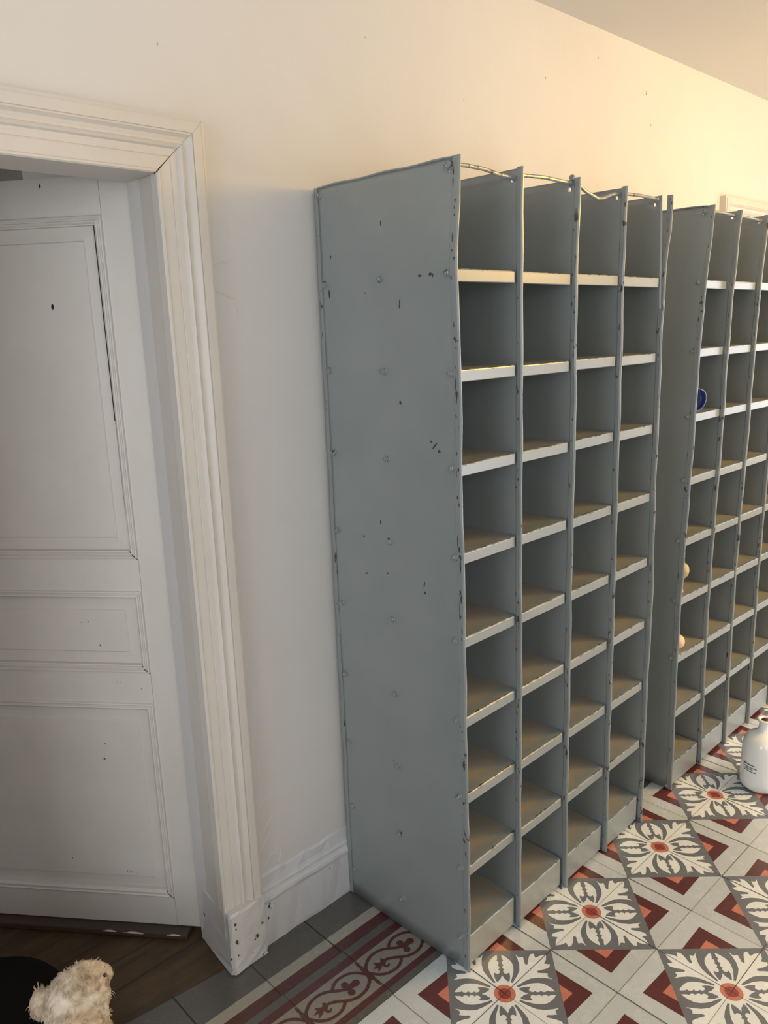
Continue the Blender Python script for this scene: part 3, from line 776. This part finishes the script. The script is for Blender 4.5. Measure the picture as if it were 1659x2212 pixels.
# ------------------------------------------------------------------ small cream dog
dog = thing('dog', 'small cream long-haired dog seen from above, head turned away to the right', 'dog', (-.95, .28, 0))
FUR = NT('cream_fur')
fn = FUR.noise(30, 5, .65); fn2 = FUR.noise(13, 3, .6)
fc = FUR.mix(FUR.ramp(fn, .32, .66), (.22, .145, .08, 1), (.66, .56, .42, 1))
fc = FUR.mix(FUR.ramp(fn2, .54, .70), fc, (.74, .65, .53, 1))
FUR.base(fc); FUR.rough(.85); FUR.bump(FUR.noise(140, 3, .6), .6, .002)
blobs = [((-0.891, 0.409, 0.346), 0.0500), ((-0.873, 0.399, 0.366), 0.0416), ((-0.855, 0.397, 0.367), 0.0330), ((-0.834, 0.400, 0.354), 0.0210), ((-0.824, 0.406, 0.359), 0.0130), ((-.826, .402, .350), .0130),
         ((-0.861, 0.379, 0.340), 0.0310), ((-0.855, 0.378, 0.312), 0.0200), ((-0.902, 0.394, 0.308), 0.0520), ((-0.905, 0.42, 0.325), 0.0480), ((-.905, .36, .27), .062), ((-.925, .33, .24), .070),
         ((-.94, .27, .215), .075), ((-.96, .21, .205), .074), ((-.98, .14, .205), .073), ((-1.0, .08, .205), .070)]
def limb(a, b, ra, rb, n=9):
    for i in range(n):
        t = i / (n - 1); blobs.append((tuple(a[k] + (b[k] - a[k]) * t for k in range(3)), ra + (rb - ra) * t))
limb((-.875, .31, .20), (-.865, .315, .10), .034, .022); limb((-.865, .315, .10), (-.862, .318, .018), .021, .018)
limb((-.965, .335, .20), (-.968, .345, .10), .034, .022); limb((-.968, .345, .10), (-.965, .35, .018), .021, .018)
limb((-.95, .08, .19), (-.935, .095, .12), .042, .026); limb((-.935, .095, .12), (-.945, .055, .07), .023, .018); limb((-.945, .055, .07), (-.938, .065, .018), .017, .017)
limb((-1.045, .09, .19), (-1.04, .11, .12), .042, .026); limb((-1.04, .11, .12), (-1.052, .07, .07), .023, .018); limb((-1.052, .07, .07), (-1.045, .08, .018), .017, .017)
for c in ((-.857, .335, .014), (-.96, .368, .014), (-.932, .082, .014), (-1.04, .098, .014)): blobs.append((c, .016))
limb((-1.015, .03, .24), (-1.03, -.01, .31), .020, .016); limb((-1.03, -.01, .31), (-1.01, .03, .35), .017, .010)
bm = bmesh.new()
def add_blob(bm, c, r, off=(-.95, .28, 0)):
    bmesh.ops.create_icosphere(bm, subdivisions=3, radius=r, matrix=Matrix.Translation(Vector(c) - Vector(off)))
for c, r in blobs: add_blob(bm, c, r)
body = obj('body', bm, FUR.m, dog, True)
rm = body.modifiers.new('remesh', 'REMESH'); rm.mode = 'VOXEL'; rm.voxel_size = .0045; rm.use_smooth_shade = True
sm = body.modifiers.new('smooth', 'SMOOTH'); sm.factor = .6; sm.iterations = 5
tx = bpy.data.textures.new('fur_clumps', 'CLOUDS'); tx.noise_scale = .022
dm = body.modifiers.new('clumps', 'DISPLACE'); dm.texture = tx; dm.strength = .012; dm.mid_level = .5
ears = [[((-0.927, 0.438, 0.329), 0.0265), ((-0.941, 0.451, 0.327), 0.0255), ((-0.941, 0.456, 0.343), 0.0165), ((-0.952, 0.456, 0.311), 0.0142), ((-.945, .448, .312), .018)],
        [((-.858, .366, .332), .016), ((-.856, .362, .316), .014), ((-.853, .360, .303), .010)]]
for E_ in ears:
    bm = bmesh.new()
    for c, r in E_: add_blob(bm, c, r)
    er = obj('ear', bm, FUR.m, dog, True)
    rm = er.modifiers.new('remesh', 'REMESH'); rm.mode = 'VOXEL'; rm.voxel_size = .003; rm.use_smooth_shade = True
    s2 = er.modifiers.new('smooth', 'SMOOTH'); s2.factor = .5; s2.iterations = 4
M_eye = mat_plain('dark_eye', (0.006, 0.004, 0.003, 1), .1)
for c in ((-.8395, .3725, .3785), (-.829, .418, .372)):
    bm = bmesh.new(); add_blob(bm, c, .0042); obj('eye', bm, M_eye, dog, True)
bm = bmesh.new(); add_blob(bm, (-.8135, .399, .352), .0062); add_blob(bm, (-.8145, .396, .3475), .005); obj('nose', bm, mat_plain('black_nose', (0.008, 0.007, 0.007, 1), .25), dog, True)
# locks of hair over head, neck, back and ears
bm = bmesh.new(); rg = random.Random(11)
def lock(p, nrm, ln, r0):
    g = Vector((.05, .0, -1)); t = (g - nrm * g.dot(nrm))
    if t.length < .1: t = Vector((-.6, -.2, 0))
    t.normalize()
    d = (nrm * rg.uniform(.0, .16) + t + Vector((rg.uniform(-.5, .5), rg.uniform(-.5, .5), rg.uniform(-.3, .3)))).normalized()
    q = p - nrm * .003; s = d.cross(nrm).normalized(); off = Vector((-.95, .28, 0))
    a = [q + s * r0, q + nrm * r0 * .8, q - s * r0]; m = q + d * ln * .55 + nrm * ln * .10; b = [m + s * r0 * .6, m + nrm * r0 * .5, m - s * r0 * .6]; tip = q + d * ln
    A = [bm.verts.new(v - off) for v in a]; B = [bm.verts.new(v - off) for v in b]; T_ = bm.verts.new(tip - off)
    for i in range(3):
        j = (i + 1) % 3; bm.faces.new([A[i], A[j], B[j], B[i]]); bm.faces.new([B[i], B[j], T_])
allb = blobs[:16] + ears[0] + ears[1]
for bi, (c, r) in enumerate(allb):
    n = int(9500 * r * r / .0025 * .10) if bi < 16 else 70
    for _ in range(n):
        v = Vector((rg.gauss(0, 1), rg.gauss(0, 1), rg.gauss(0, 1))).normalized(); p = Vector(c) + v * r
        if any((p - Vector(c2)).length < r2 * .97 for k2, (c2, r2) in enumerate(allb) if k2 != bi): continue
        small_ = r < .025
        lock(p, v, rg.uniform(.006, .011) if small_ else rg.uniform(.009, .018), .0009 if small_ else .0015)
for base_, tip in (((-.943, .456, .350), (-.940, .464, .371)), ((-.946, .457, .349), (-.948, .466, .364)), ((-.938, .453, .350), (-.934, .459, .364)), ((-.930, .448, .346), (-.927, .452, .360)), ((-.955, .456, .32), (-.963, .466, .317)), ((-.955, .457, .312), (-.962, .462, .303)),
                   ((-.851, .362, .305), (-.842, .353, .312)), ((-.851, .361, .302), (-.840, .353, .306)), ((-.850, .361, .300), (-.843, .352, .297))):
    for _ in range(4):
        j = Vector((rg.uniform(-.002, .002),) * 3)
        b_ = Vector(base_) + j; t_ = Vector(tip) + Vector((rg.uniform(-.002, .002), rg.uniform(-.002, .002), rg.uniform(-.002, .002))); off = Vector((-.95, .28, 0))
        tube(bm, [b_ - off, (b_ + t_) / 2 - off, t_ - off], [.0018, .0011, .0002], 4)
fu = obj('fur', bm, FUR.m, dog)
